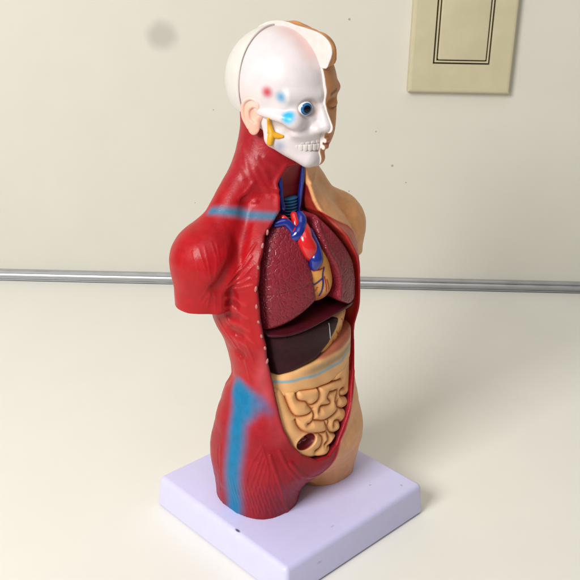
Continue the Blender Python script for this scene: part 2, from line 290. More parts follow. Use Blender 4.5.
# ------------------------------------------------------------------ organs
def organ(P,outline,inset,k=.35,back=.9,push=None):
    o=sd_poly2(P[:,0],P[:,2],outline)
    s=f_body0(P)+inset
    if push is not None: s=s+push
    d=sm_max(o,s,k)
    return sm_max(d,P[:,1]-back,.1)
RLUNG=catmull([(-1.0,16.1),(-1.7,15.85),(-2.45,15.15),(-3.0,13.9),(-3.18,12.4),(-3.05,10.9),(-2.9,10.72),(-2.2,10.95),(-1.4,11.3),(-.45,11.8),(-.3,12.1),(-.42,13.0),(-.55,13.9),(-.7,14.8),(-.85,15.5)],4,True)
LLUNG=catmull([(.6,15.9),(.95,15.55),(1.75,14.55),(2.45,13.5),(2.9,12.6),(3.2,11.6),(3.1,10.95),(2.2,10.95),(1.75,11.15),(1.0,11.65),(1.12,12.3),(.85,13.3),(.42,14.2),(.25,15.0),(.32,15.6)],4,True)
def f_rlung(P):
    o=sd_poly2(P[:,0],P[:,2],RLUNG)
    d=sm_max(o,f_body0(P)+.32,.45)
    d=np.maximum(d,P[:,1]-.6)
    fis=np.abs(P[:,2]-(12.75+.12*(P[:,0]+2)))   # fissure between the lobes
    return d+.035*np.exp(-(fis/.04)**2)
def f_llung(P):
    o=sd_poly2(P[:,0],P[:,2],LLUNG)
    edge=np.exp(-((o+.16)/.14)**2)*.1*smooth(1.6,.9,P[:,0])
    d=sm_max(o,f_body0(P)+.14-edge,.25)
    return np.maximum(d,P[:,1]-.6)
def f_heart(P):
    d=ell(P,(.05,-1.0,13.1),(1.15,1.0,1.55))
    d=sm_min(d,ell(P,(.35,-1.2,12.5),(.8,.85,.95)),.3)
    return d
LIVER=np.array([(-2.98,10.5),(-2.95,10.0),(-2.62,8.35),(-2.4,8.1),(-1.5,8.4),(-.3,8.65),(.6,9.2),(1.15,9.9),(1.38,10.4),(.9,10.6),(-.2,10.7),(-1.6,10.6)])
def f_liver(P): return organ(P,LIVER,.36,.30,.5)+.015*wave_noise(P,2.5,8)
STOM=catmull([(.2,10.5),(1.4,10.6),(2.5,10.6),(3.3,10.2),(3.3,9.3),(2.3,8.7),(1.2,8.5),(.1,8.45)],4,True)
def f_stomach(P): return organ(P,STOM,.52,.4,.5)
def f_diaph(P):
    x=P[:,0]; top=10.92-.035*(x-.2)**2+.12*np.sin(x*.9)
    o=np.maximum(np.abs(x)-3.2,np.maximum(P[:,2]-top,(top-.24)-P[:,2]))
    y=P[:,1]
    dome=.35*smooth(-2.2,-.4,y)
    o=np.maximum(np.abs(x)-3.1,np.abs(P[:,2]-top+.06-dome)-.06)
    return sm_max(sm_max(o,f_body0(P)+.2,.05),y-.9,.05)
TCOL=catmull([(-2.85,8.1),(-1.5,8.4),(-.3,8.65),(.8,9.0),(2.0,9.3),(3.2,9.4),(3.42,8.4),(3.1,7.6),(1.6,7.15),(.2,6.92),(-1.4,7.08),(-2.9,6.8),(-3.5,7.3)],4,True)
def f_tcolon(P):
    s=.28-.16*smooth(0,2.8,P[:,0])
    return organ(P,TCOL,s,.35,.7)+.012*np.sin(P[:,0]*5+P[:,2]*2)
INT=catmull([(-3.2,7.4),(-2.2,7.35),(-1.4,7.15),(.2,6.95),(1.6,7.15),(2.6,7.5),(2.2,6.2),(1.85,5.3),(1.2,4.25),(.75,3.45),(.1,3.05),(-.65,3.2),(-1.3,3.4),(-1.95,4.0),(-2.35,5.0),(-2.8,6.2)],4,True)
HOLE=(-1.32,-2.3,4.3)
def crease(P):
    """distance to the nearest fold line, measured on one common surface level"""
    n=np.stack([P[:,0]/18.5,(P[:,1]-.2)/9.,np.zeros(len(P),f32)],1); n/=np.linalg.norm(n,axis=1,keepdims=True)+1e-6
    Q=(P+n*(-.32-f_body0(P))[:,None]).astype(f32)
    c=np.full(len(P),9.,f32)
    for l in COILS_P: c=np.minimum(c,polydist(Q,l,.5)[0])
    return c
def f_intest(P):
    o=sd_poly2(P[:,0],P[:,2],INT); fb=f_body0(P)
    d=sm_max(o-.10-.16*smooth(.4,1.6,P[:,0])+.05*smooth(3.8,3.2,P[:,2]),fb+.14,.26)
    n=np.where((np.abs(d)<.5)&(fb<.2))[0]
    if len(n):
        t=1-np.minimum(crease(P[n]),.40)/.40
        d[n]+=.29*(1-np.sqrt(1-.97*t*t))
    d=sm_min(d,ell(P,(HOLE[0],HOLE[1]+.05,HOLE[2]),(.80,.36,.58)),.12)
    d=sm_max(d,-ell(P,(HOLE[0],HOLE[1]-.3,HOLE[2]),(.66,.5,.44)),.05)
    return sm_max(d,P[:,1]-.5,.05)
COILS_P=None
def init_lines():
    global COILS_P
    prep_lines()
    fo=lambda P:f_body0(P)+.32
    COILS_P=[project(fo,catmull(c,5) if len(c)>2 else np.linspace(c[0],c[1],4)) for c in CREASES]
# ------------------------------------------------------------------ end of sculpting functions
import bpy, bmesh
from mathutils import Matrix, Vector
SC=.01
scene=bpy.context.scene
COL=scene.collection
init_lines()
# ------------------------------------------------------------------ object helpers
def link(o,parent=None):
    COL.objects.link(o)
    if parent is not None: o.parent=parent
    return o
def empty(name,loc=(0,0,0)):
    o=bpy.data.objects.new(name,None); o.location=loc; o.empty_display_size=.02; return link(o)
def tag(o,**k):
    for a,b in k.items(): o[a]=b
    return o
def mesh_obj(name,V_,F_,mat,parent=None,paint=None,smooth_=True):
    me=bpy.data.meshes.new(name)
    V_=np.asarray(V_,np.float32)*SC; F_=np.asarray(F_,np.int32); k=F_.shape[1]
    me.vertices.add(len(V_)); me.vertices.foreach_set('co',V_.ravel())
    me.loops.add(F_.size); me.loops.foreach_set('vertex_index',F_.ravel())
    me.polygons.add(len(F_)); me.polygons.foreach_set('loop_start',np.arange(len(F_),dtype=np.int32)*k)
    me.update(calc_edges=True)
    me.polygons.foreach_set('use_smooth',np.full(len(F_),smooth_))
    if paint is not None:
        at=me.attributes.new('paint','FLOAT_COLOR','POINT')
        c=np.ones((len(V_),4),np.float32); c[:,:3]=paint; at.data.foreach_set('color',c.ravel())
    me.materials.append(mat)
    return link(bpy.data.objects.new(name,me),parent)
def bm_obj(name,bm,mat,parent=None,smooth_=True,scale=SC):
    me=bpy.data.meshes.new(name)
    for v in bm.verts: v.co*=scale
    if smooth_:
        for f in bm.faces: f.smooth=True
    bmesh.ops.recalc_face_normals(bm,faces=bm.faces)
    bm.to_mesh(me); bm.free(); me.materials.append(mat)
    return link(bpy.data.objects.new(name,me),parent)
def sdf_obj(name,f,lo,hi,h,mat,parent,paint=None):
    V_,F_=mesh_sdf(f,lo,hi,h)
    c=paint(V_,grad(f,V_)) if callable(paint) else paint
    return mesh_obj(name,V_,F_,mat,parent,c)
def tube_bm(bm,pts,rs,n=14):
    pts=np.asarray(pts,float); rs=np.broadcast_to(rs,(len(pts),)); rings=[]; prev=None
    for i,p in enumerate(pts):
        t=pts[min(i+1,len(pts)-1)]-pts[max(i-1,0)]; t/=np.linalg.norm(t)
        a=np.cross(t,[.3,.2,.93]) if prev is None else prev-(prev@t)*t
        a/=np.linalg.norm(a); prev=a; b=np.cross(t,a)
        rings.append([bm.verts.new(p+rs[i]*(math.cos(q)*a+math.sin(q)*b)) for q in np.linspace(0,2*math.pi,n,endpoint=False)])
    for r0,r1 in zip(rings[:-1],rings[1:]):
        for k in range(n): bm.faces.new((r0[k],r0[(k+1)%n],r1[(k+1)%n],r1[k]))
    for r,e in ((rings[0],0),(rings[-1],1)):
        bm.faces.new(r if e else r[::-1])
def tube(name,pts,rs,mat,parent,n=14,sub=6):
    bm=bmesh.new(); c=catmull(pts,sub); n0=len(c)
    if not np.isscalar(rs): rs=np.interp(np.linspace(0,1,len(c)),np.linspace(0,1,len(rs)),rs)
    rs=np.broadcast_to(rs,(n0,)).astype(float)
    q=np.radians([25,50,70,85]); a,b=c[0]-c[1],c[-1]-c[-2]; a,b=a/np.linalg.norm(a),b/np.linalg.norm(b)
    c=np.vstack([(c[0]+np.outer(rs[0]*np.sin(q),a))[::-1],c,c[-1]+np.outer(rs[-1]*np.sin(q),b)]); rs=np.r_[(rs[0]*np.cos(q))[::-1],rs,rs[-1]*np.cos(q)]
    tube_bm(bm,c,rs,n); return bm_obj(name,bm,mat,parent)
def blob(name,c,r,mat,parent,rot=None,seg=24):
    bm=bmesh.new(); bmesh.ops.create_uvsphere(bm,u_segments=seg,v_segments=seg//2,radius=1)
    M=Matrix.Translation(Vector(c))@(rot.to_4x4() if rot is not None else Matrix())@Matrix.Diagonal((*r,1))
    bm.transform(M); return bm_obj(name,bm,mat,parent)
def rbox(bm,lo,hi,r=.05,seg=3,taper=0):
    g=bmesh.ops.create_cube(bm,size=1)['verts']
    lo=np.array(lo,float);hi=np.array(hi,float)
    for v in g:
        c=(lo+hi)/2+np.array(v.co)*(hi-lo)
        if taper and v.co.z<0: c[:2]+=np.sign(np.array(v.co)[:2])*taper
        v.co=c
    es=list({e for v in g for e in v.link_edges})
    if r>0: bmesh.ops.bevel(bm,geom=es,offset=r,segments=seg,profile=.5,affect='EDGES')
# ------------------------------------------------------------------ materials
def mat(name,col=(.8,.8,.8),rough=.4,paint=False,coat=0,metal=0,noise=.06,nscale=180,bump=.15,bscale=900,sss=0,spec=.5):
    m=bpy.data.materials.new(name); m.use_nodes=True; nt=m.node_tree; N=nt.nodes; L=nt.links
    b=N['Principled BSDF']; b.inputs['Roughness'].default_value=rough; b.inputs['Metallic'].default_value=metal
    b.inputs['Coat Weight'].default_value=coat; b.inputs['Coat Roughness'].default_value=.12
    b.inputs['Specular IOR Level'].default_value=spec
    if sss: b.inputs['Subsurface Weight'].default_value=sss; b.inputs['Subsurface Radius'].default_value=(.003,.0012,.0008); b.inputs['Subsurface Scale'].default_value=1
    tc=N.new('ShaderNodeTexCoord')
    if paint:
        a=N.new('ShaderNodeAttribute'); a.attribute_name='paint'; src=a.outputs['Color']
    else:
        a=N.new('ShaderNodeRGB'); a.outputs[0].default_value=(*col,1); src=a.outputs[0]
    no=N.new('ShaderNodeTexNoise'); no.inputs['Scale'].default_value=nscale; no.inputs['Detail'].default_value=5
    L.new(tc.outputs['Object'],no.inputs['Vector'])
    mr=N.new('ShaderNodeMapRange'); mr.inputs['From Min'].default_value=.3; mr.inputs['From Max'].default_value=.7
    mr.inputs['To Min'].default_value=1-noise; mr.inputs['To Max'].default_value=1+noise
    L.new(no.outputs['Fac'],mr.inputs['Value'])
    mx=N.new('ShaderNodeVectorMath'); mx.operation='MULTIPLY'; L.new(src,mx.inputs[0]); L.new(mr.outputs[0],mx.inputs[1])
    L.new(mx.outputs[0],b.inputs['Base Color'])
    r2=N.new('ShaderNodeMapRange'); r2.inputs['From Min'].default_value=.3; r2.inputs['From Max'].default_value=.7
    r2.inputs['To Min'].default_value=rough*.85; r2.inputs['To Max'].default_value=min(1,rough*1.18)
    L.new(no.outputs['Fac'],r2.inputs['Value']); L.new(r2.outputs[0],b.inputs['Roughness'])
    n2=N.new('ShaderNodeTexNoise'); n2.inputs['Scale'].default_value=bscale; n2.inputs['Detail'].default_value=3
    L.new(tc.outputs['Object'],n2.inputs['Vector'])
    bp=N.new('ShaderNodeBump'); bp.inputs['Strength'].default_value=bump; bp.inputs['Distance'].default_value=.0004
    L.new(n2.outputs['Fac'],bp.inputs['Height']); L.new(bp.outputs[0],b.inputs['Normal']); L.new(bp.outputs[0],b.inputs['Coat Normal'])
    m['_']=0
    return m
def nodes(m): return m.node_tree.nodes,m.node_tree.links,m.node_tree.nodes['Principled BSDF']
M_body=mat('painted_body',rough=.40,paint=True,coat=.05,spec=.26,noise=.10,nscale=260,bump=.22,bscale=1100)
M_head=mat('painted_head',rough=.42,paint=True,coat=.12,noise=.03,bump=.12)
M_skin=mat('painted_skin',rough=.5,paint=True,noise=.05,bump=.15)
M_organ=mat('painted_organ',rough=.42,paint=True,coat=.05,spec=.28,noise=.06,bump=.15)
M_liver=mat('liver_paint',(.034,.006,.010),.42,spec=.18,noise=.25,nscale=300,bump=.3,bscale=700)
M_blue=mat('blue_vessel',(.008,.022,.24),.22,coat=.5)
M_red=mat('red_vessel',(.62,.012,.016),.22,coat=.5)
M_wind=mat('windpipe_paint',(.035,.18,.38),.45)
M_yel=mat('gland_paint',(.72,.36,.012),.4,noise=.08,nscale=300,bump=.2,bscale=900)
M_dia=mat('diaphragm_paint',(.06,.004,.009),.38,spec=.3)
M_rib=mat('rib_paint',(.42,.15,.15),.35,noise=.3,nscale=900)
M_eye=mat('eye_gloss',rough=.12,paint=True,coat=0,spec=.35,noise=0,bump=0)
M_lig=mat('ligament_paint',(.5,.55,.6),.4)
# lungs: embossed pebbles
def lung_mat():
    m=mat('lung_paint',(.235,.016,.031),.48,coat=.45,spec=.15,noise=.1,bump=0); N,L,b=nodes(m)
    tc=N.new('ShaderNodeTexCoord'); nz=N.new('ShaderNodeTexNoise'); nz.inputs['Scale'].default_value=260; nz.inputs['Detail'].default_value=2
    L.new(tc.outputs['Object'],nz.inputs['Vector'])
    ad=N.new('ShaderNodeMixRGB'); ad.blend_type='LINEAR_LIGHT'; ad.inputs['Fac'].default_value=.0022
    L.new(tc.outputs['Object'],ad.inputs[1]); L.new(nz.outputs['Color'],ad.inputs[2])
    vo=N.new('ShaderNodeTexVoronoi'); vo.feature='DISTANCE_TO_EDGE'; vo.inputs['Scale'].default_value=300
    L.new(ad.outputs[0],vo.inputs['Vector'])
    mr=N.new('ShaderNodeMapRange'); mr.interpolation_type='SMOOTHSTEP'; mr.inputs['From Max'].default_value=.16
    L.new(vo.outputs['Distance'],mr.inputs['Value'])
    n3=N.new('ShaderNodeTexNoise'); n3.inputs['Scale'].default_value=800; n3.inputs['Detail'].default_value=3
    L.new(tc.outputs['Object'],n3.inputs['Vector'])
    sm=N.new('ShaderNodeMath'); sm.operation='MULTIPLY_ADD'; sm.inputs[1].default_value=.35
    L.new(n3.outputs['Fac'],sm.inputs[0]); L.new(mr.outputs[0],sm.inputs[2])
    bp=N.new('ShaderNodeBump'); bp.inputs['Strength'].default_value=.48; bp.inputs['Distance'].default_value=.0005
    L.new(sm.outputs[0],bp.inputs['Height']); L.new(bp.outputs[0],b.inputs['Normal']); L.new(bp.outputs[0],b.inputs['Coat Normal'])
    return m
M_lung=lung_mat()
# ------------------------------------------------------------------ paint jobs
def mixc(c,col,w): return c+(np.array(col,f32)-c)*np.clip(w,0,1)[:,None]
RED=(.40,.005,.010); CRIM=(.31,.007,.017); DARK=(.20,.010,.016); SKIN=(.80,.39,.17); CAV=(.10,.007,.010)
BX=[(0,-.1),(1.9,-.3),(2.2,.15),(2.75,.72),(3.5,1.08),(4,1.45),(5.3,2.08),(6.1,2.58),(7.5,3.3),(8.5,4.0),(9.5,4.6),(12.5,4.6),(13.4,4.0),(13.97,3.45),(14.5,3.2),(15,2.6),(15.35,1.93),(15.73,1.3),(16.05,.85),(16.5,.45),(17.2,.28),(18,.46),(22,.46)]
def line_w(P,pts,w,soft):
    d=polydist(P,project(f_body0,catmull(pts,5)),w+soft+.1)[0]
    return 1-smooth(w-soft,w+soft,d)
def paint_torso(P,N):
    x,y,z=P.T; P0=P; P=(P-grad(f_body0,P)*np.clip(f_body0(P),-.4,.4)[:,None]).astype(f32)   # paint follows the unridged form
    c=np.tile(np.array(RED,f32),(len(P),1))
    n1=wave_noise(P,1.1,11); n2=wave_noise(P,3.5,12)
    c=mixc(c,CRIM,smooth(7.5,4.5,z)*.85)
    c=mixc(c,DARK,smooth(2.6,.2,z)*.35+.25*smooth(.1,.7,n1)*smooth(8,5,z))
    c=mixc(c,(.30,.013,.022),smooth(16.6,18.2,z)*.6)
    c=mixc(c,(.55,.10,.12),.55*line_w(P,[(-3.2,-1.6,9.6),(-3.35,-1.2,8.2),(-3.3,-1.6,7.2)],.25,.5))
    c=mixc(c,(.50,.09,.11),.35*line_w(P,[(-3.3,-1.9,6.2),(-3.0,-2.3,5.0)],.2,.6))
    c=c*(1+.10*n2)[:,None]
    # airbrushed muscle shading in the rib gaps; shadow line painted along the deltoid edge
    for i,l in enumerate(GROOVES):
        l=[q for q in l if q]
        w,s,k=((.05,.32,.38) if i==0 else (.05,.15,.5) if i<3 else (.1,.25,.6) if i<8 else (.02,.2,.4))
        c=mixc(c,(.13,.008,.014),k*line_w(P,l,w,s))
    for l in RIDGES[18:23]: c=mixc(c,(.60,.07,.07),.45*line_w(P,l,.02,.12))
    # blue bands
    c=mixc(c,(.035,.17,.29),1.0*line_w(P,[(-3.9,1.7,16.35),(-3.05,.67,16.42),(-2.4,.0,16.3),(-1.8,-.5,16.2)],.21,.24))
    BL=(.004,.165,.345)
    c=mixc(c,BL,line_w(P,[(-3.6,.2,7.1),(-3.8,-.1,6.5),(-4.17,-.3,5.2),(-4.47,-.35,3.6),(-4.42,-.25,1.6),(-4.25,-.05,0)],.54,.42))
    c=mixc(c,BL,line_w(P,[(-3.55,.1,7.1),(-3.6,-.4,6.9),(-3.75,-.6,6.3)],.50,.46))
    c=mixc(c,BL,.8*line_w(P,[(-3.5,-.7,7.0),(-3.45,-1.1,6.7)],.32,.46))
    c=mixc(c,(.03,.14,.33),.6*line_w(P,[(-3.4,-1.2,7.1),(-3.25,-1.75,6.5)],.15,.4))
    # skin side
    bx=np.interp(z,[q[0] for q in BX],[q[1] for q in BX])
    s=smooth(-.05,.05,x-bx)
    s=np.maximum(s,smooth(.6,.9,y)*smooth(.0,.12,x)*smooth(19.2,18.6,z))
    sk=np.tile(np.array(SKIN,f32),(len(P),1))*(1+.05*n1)[:,None]
    c=c+(sk-c)*s[:,None]
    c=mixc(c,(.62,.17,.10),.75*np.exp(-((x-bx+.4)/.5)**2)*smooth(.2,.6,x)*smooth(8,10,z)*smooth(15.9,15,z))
    # lip of the pelvis cut
    c=mixc(c,(.62,.22,.17),.7*line_w(P,[tuple(q) for q in LIP[::4]],.03,.07)*smooth(-1.8,-.8,x))
    c=mixc(c,(.66,.27,.19),.7*np.exp(-((x-bx)/.06)**2)*smooth(1.8,2.1,z)*smooth(6.4,5.6,z)*smooth(-.2,-.6,y))
    # cavity
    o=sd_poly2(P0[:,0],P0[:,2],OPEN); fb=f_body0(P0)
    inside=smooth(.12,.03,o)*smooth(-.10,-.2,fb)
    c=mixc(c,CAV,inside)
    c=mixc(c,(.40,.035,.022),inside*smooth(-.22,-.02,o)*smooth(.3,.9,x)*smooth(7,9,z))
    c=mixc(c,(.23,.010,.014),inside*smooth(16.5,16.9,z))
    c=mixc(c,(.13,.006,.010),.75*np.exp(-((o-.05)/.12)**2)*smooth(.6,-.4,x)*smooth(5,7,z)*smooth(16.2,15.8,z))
    return np.clip(c,.001,1)
SKUL=(.68,.62,.635)
def spot(P,c0,r,soft): return 1-smooth(r-soft,r+soft,np.sqrt(((P-V(*c0))**2).sum(1)))
def paint_skull(P,N):
    c=np.tile(np.array(SKUL,f32),(len(P),1))
    c=mixc(c,(.74,.42,.38),.55*smooth(1.05,.25,np.abs(P[:,0]+.05))*smooth(23.0,23.9,P[:,2])*smooth(1.6,.4,P[:,1]))
    c=mixc(c,(.46,.36,.30),.5*spot(P,(-1.55,-.75,20.42),.22,.28))
    c=mixc(c,(.50,.40,.34),.4*spot(P,(-.22,-1.85,20.15),.05,.16))
    c=mixc(c,(.55,.03,.06),.95*spot(P,(-2.03,-.08,22.12),.22,.2))
    c=mixc(c,(.02,.30,.55),.9*spot(P,(-1.71,-.67,21.94),.20,.22))
    c=mixc(c,(.01,.42,.72),spot(P,(-1.62,-1.08,21.08),.30,.16))
    c=mixc(c,(.16,.22,.38),.75*spot(P,(-1.47,-.39,19.6),.18,.28))
    c=mixc(c,(.80,.52,.46),.4*spot(P,(-2.0,1.1,21.4),.7,.5))
    c=mixc(c,(.40,.30,.26),.6*np.exp(-((np.sqrt((((P-V(-.74,-1.5,21.42))/V(1,1,.9))**2).sum(1))-.46)/.1)**2))
    return c
def cutface(P,N,col,skin):
    c=np.tile(np.array(skin,f32),(len(P),1)); c=c*(1+.05*wave_noise(P,3,9))[:,None]
    return mixc(c,col,smooth(.055,.03,P[:,0]))
def paint_face(P,N):
    c=cutface(P,N,(.72,.64,.61),(.64,.28,.11))
    x,y,z=P.T; m=smooth(.05,.12,x)
    c=mixc(c,(.55,.18,.13),.6*m*smooth(19.45,19.55,z)*smooth(20.0,19.92,z)*smooth(-1.5,-1.65,y)*smooth(.8,.6,x))
    br=polydist(P,[(.45,-1.75,21.98),(.9,-1.55,22.1),(1.5,-1.0,21.95)],.6)[0]
    c=mixc(c,(.16,.06,.025),.8*m*(1-smooth(.06,.16,br)))
    ld=polydist(P,[(.42,-1.62,21.36),(.8,-1.55,21.26),(1.25,-1.32,21.34)],.5)[0]
    return mixc(c,(.10,.04,.02),.8*m*(1-smooth(.03,.08,ld)))
def paint_hair(P,N): return cutface(P,N,(.72,.64,.61),(.58,.25,.085))
def paint_cap(P,N):
    c=np.tile(np.array((.66,.64,.60),f32),(len(P),1))
    return mixc(c,(.56,.42,.37),.7*smooth(1.70,1.655,P[:,1]))  # brown puts shade into the colour of the seam edge
def paint_ear(P,N):
    c=np.tile(np.array((.80,.47,.36),f32),(len(P),1))
    return mixc(c,(.74,.60,.56),.7*smooth(21.2,21.7,P[:,2]))
TAN=(.85,.455,.19)
def lines_on(P,c,ls,col,w):
    for l in ls:
        d=polydist(P[:,[0,2]]@np.array([[1,0,0],[0,0,1]],f32),[(a[0],0,a[-1]) for a in catmull(l,5)],.4)[0]
        c=mixc(c,col,1-smooth(w*.6,w*1.3,d))
    return c
def paint_heart(P,N):
    c=np.tile(np.array((.80,.36,.09),f32),(len(P),1))
    c=mixc(c,(.55,.10,.04),.6*smooth(12.4,11.9,P[:,2]))
    c=lines_on(P,c,[HEARTLINES[0],HEARTLINES[4],HEARTLINES[3]],(.45,.015,.015),.045)
    c=lines_on(P,c,[HEARTLINES[1],HEARTLINES[2]],(.02,.02,.16),.06)
    c=lines_on(P,c,[HEARTLINES[5]],(.45,.02,.015),.03)
    return c
def paint_stomach(P,N):
    c=np.tile(np.array((.76,.36,.11),f32),(len(P),1)); c=c*(1+.12*wave_noise(P,3,3))[:,None]
    R=[[(1.3,-2,8.9),(1.6,-2,9.3),(1.75,-2,9.7)],[(1.6,-2,9.3),(1.4,-2,9.6)],[(1.6,-2,9.3),(1.95,-2,9.4)],[(2.2,-2,10.4),(2.0,-2,10.0),(2.15,-2,9.7)],[(2.0,-2,10.0),(1.75,-2,10.2)],[(2.15,-2,9.7),(2.6,-2,9.9)],[(.9,-2,8.8),(1.1,-2,9.2)]]
    return lines_on(P,c,R,(.42,.012,.010),.04)
def paint_tcolon(P,N):
    x,y,z=P.T; c=np.tile(np.array(TAN,f32),(len(P),1))*(1+.06*wave_noise(P,2,6))[:,None]
    zl=np.interp(x,[-2.8,-2.2,-1.2,.2,1.6,3.1],[7.86,7.92,7.88,7.88,8.0,8.35])
    c=mixc(c,(.30,.24,.15),.8*np.exp(-((z-zl-.30)/.24)**2)*smooth(-2.2,.0,x))
    c=mixc(c,(.24,.44,.52),.9*(1-smooth(.04,.12,np.abs(z-zl-.03*np.sin(x*4)))))
    c=mixc(c,(.35,.05,.04),.8*smooth(.05,.28,z-zl-.55))
    return c
def paint_int(P,N):
    c=np.tile(np.array(TAN,f32),(len(P),1))*(1+.06*wave_noise(P,2,7))[:,None]
    # reddish-brown paint in the creases between the loops
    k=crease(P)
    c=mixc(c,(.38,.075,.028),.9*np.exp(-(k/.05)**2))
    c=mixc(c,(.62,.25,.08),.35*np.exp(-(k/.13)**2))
    q=np.sqrt((((P-V(*HOLE))/V(.70,.9,.47))**2).sum(1))
    return mixc(c,(.17,.006,.012),1-smooth(.92,1.0,q))
def paint_eye(P,N):
    g=V(-.35,-.93,-.02); g=g/np.linalg.norm(g); q=(P-V(*EYE))/.38; t=q@g
    c=np.tile(np.array((.82,.84,.88),f32),(len(P),1))
    c=mixc(c,(.015,.14,.36),smooth(.66,.70,t)); c=mixc(c,(.005,.04,.16),smooth(.66,.70,t)*smooth(.75,.70,t))
    return mixc(c,(.002,.002,.004),smooth(.865,.89,t))
EYE=(-.74,-1.20,21.42)
# ------------------------------------------------------------------ build the model
T0=time.time()
HB=1.99
model=tag(empty('anatomical_torso_model',(0,0,-HB*SC)),label='painted plastic half skinned anatomical torso model with removable organs on a lavender base',category='anatomical model')
def child(o):   # geometry is authored about the top of the base
    o.location=(0,0,HB*SC); return o
bm=bmesh.new(); rbox(bm,(-5.3,-5.3,-HB),(5.3,5.3,0),.28,6,.16)
M_base=mat('lavender_plastic',(.63,.615,.90),.38,noise=.015,bump=.05,bscale=1500)
base=child(bm_obj('base',bm,M_base,model))
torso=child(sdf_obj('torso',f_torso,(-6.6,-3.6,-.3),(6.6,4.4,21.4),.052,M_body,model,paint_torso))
print('torso',len(torso.data.vertices),time.time()-T0)
head=child(sdf_obj('head',f_skull,(-2.7,-2.6,18.1),(.3,2.0,25.2),.036,M_head,model,paint_skull))
cap_=sdf_obj('skull_cap',f_cap,(-2.7,1.4,20.5),(.3,4.4,25.3),.042,M_head,head,paint_cap)
face=sdf_obj('face_skin',f_face,(-.2,-2.7,18.1),(2.7,4.4,25.0),.036,M_skin,head,paint_face)
hair=sdf_obj('hair',f_hair,(-.2,-2.6,20.8),(3.0,4.6,25.5),.042,M_skin,head,paint_hair)
ear=sdf_obj('ear',f_ear,(-2.9,.0,19.6),(-1.6,2.0,22.2),.03,M_skin,head,paint_ear)
bm=bmesh.new(); bmesh.ops.create_uvsphere(bm,u_segments=96,v_segments=64,radius=.38); bm.transform(Matrix.Translation(EYE))
Vv=np.array([v.co[:] for v in bm.verts],f32); eye=bm_obj('eyeball',bm,M_eye,head)
at=eye.data.attributes.new('paint','FLOAT_COLOR','POINT'); cc=np.ones((len(Vv),4),np.float32); cc[:,:3]=paint_eye(Vv,None); at.data.foreach_set('color',cc.ravel())
gl=[project(f_skull,g) for g in GLAND]
bm=bmesh.new()
for g,r in zip(gl,([.07,.12,.18,.15,.06],[.18,.17,.15],[.14,.1])):
    c=catmull(g,5) if len(g)>2 else np.linspace(g[0],g[1],6)
    tube_bm(bm,c,np.interp(np.linspace(0,1,len(c)),np.linspace(0,1,len(r)),r),12)
bm_obj('salivary_gland',bm,M_yel,head)
M_tooth=mat('tooth_paint',(.68,.63,.62),.38,noise=.04)
sdf_obj('teeth',f_teeth,(-1.5,-1.9,19.2),(.1,-.2,20.2),.022,M_tooth,head)
# neck vessels and windpipe
child(tube('neck_vein',[(-.93,.30,18.35),(-.92,.16,17.45),(-.92,.08,16.75),(-.9,-.04,16.35),(-.85,.1,15.9)],[.12,.13,.13,.14,.13],M_blue,model))
child(tube('neck_vein',[(.48,.02,18.25),(.46,.08,17.3),(.45,.2,16.4),(.42,.25,15.8)],[.10,.12,.14,.14],M_blue,model))
bm=bmesh.new()
for k in range(7):
    zz=16.62-.16*k
    bmesh.ops.create_uvsphere(bm,u_segments=24,v_segments=10,radius=1,matrix=Matrix.Translation((-.06+.012*k,.36,zz))@Matrix.Diagonal((.50-.022*k,.28,.095,1)))
child(bm_obj('windpipe',bm,M_wind,model))
# rib stubs along the cut edge
for q in [(-2.45,15.62),(-2.95,15.1),(-3.42,14.2),(-3.66,13.2),(-3.66,12.3),(-3.6,11.5),(-3.5,10.75),(-3.36,10.1),(-3.18,9.3)]:
    s=project(f_torso,[(q[0]+.02,-1.0 if q[1]>15 else -1.6,q[1])],8)[0]
    # keep the stub on the edge: search along Y on the front surface
    ys=np.linspace(-3.2,1.0,400); dd=f_torso(np.stack([np.full(400,q[0]-.02),ys,np.full(400,q[1])],1).astype(f32)); k=np.argmax(dd<0)
    s=(q[0]-.02,ys[k],q[1])
    k=math.sin(q[1]*9.7); child(blob('rib_end',s,(.065,.075,.13+.035*k),M_rib,model,Matrix.Rotation(.35*k,3,'Y'),seg=16))
# organs
child(sdf_obj('lung',f_rlung,(-3.6,-2.7,10.3),(0,1.0,16.6),.05,M_lung,model))
child(sdf_obj('lung',f_llung,(-.2,-2.7,10.4),(3.7,1.0,16.6),.05,M_lung,model))
heart=child(sdf_obj('heart',f_heart,(-1.3,-2.3,11.3),(1.5,.3,14.9),.045,M_organ,model,paint_heart))
vm=[M_blue,M_red,M_red,M_blue,M_red,M_blue]; vr=[[.18,.22,.22,.20],[.16,.18,.17],[.17,.19,.2],[.26,.30,.32,.3],[.28,.38,.46,.4],[.24,.34,.38,.3]]
vn=['vein','artery','artery','vein','artery','vein']
for l,r,m,n in zip(VES,vr,vm,vn): tube(n,[(a,b+.08,c) for a,b,c in l],r,m,heart,18)
child(sdf_obj('diaphragm',f_diaph,(-3.5,-2.8,10.0),(3.5,1.2,11.8),.05,M_dia,model))
liver=child(sdf_obj('liver',f_liver,(-3.4,-2.8,7.8),(1.8,.8,11.1),.05,M_liver,model))
lg=project(f_liver,[(.42,-2.3,10.5),(.5,-2.3,10.0),(.62,-2.3,9.55)]); tube('ligament',lg,.03,M_lig,liver,8)
child(sdf_obj('stomach',f_stomach,(-.1,-2.8,8.1),(3.5,.8,11.1),.05,M_organ,model,paint_stomach))
child(sdf_obj('transverse_colon',f_tcolon,(-3.1,-3.0,6.6),(3.5,1.0,9.7),.045,M_organ,model,paint_tcolon))
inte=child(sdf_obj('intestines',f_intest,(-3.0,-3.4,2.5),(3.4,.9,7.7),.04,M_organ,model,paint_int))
M_hole=mat('cecum_paint',(.20,.006,.014),.25,coat=.5)
bm=bmesh.new()
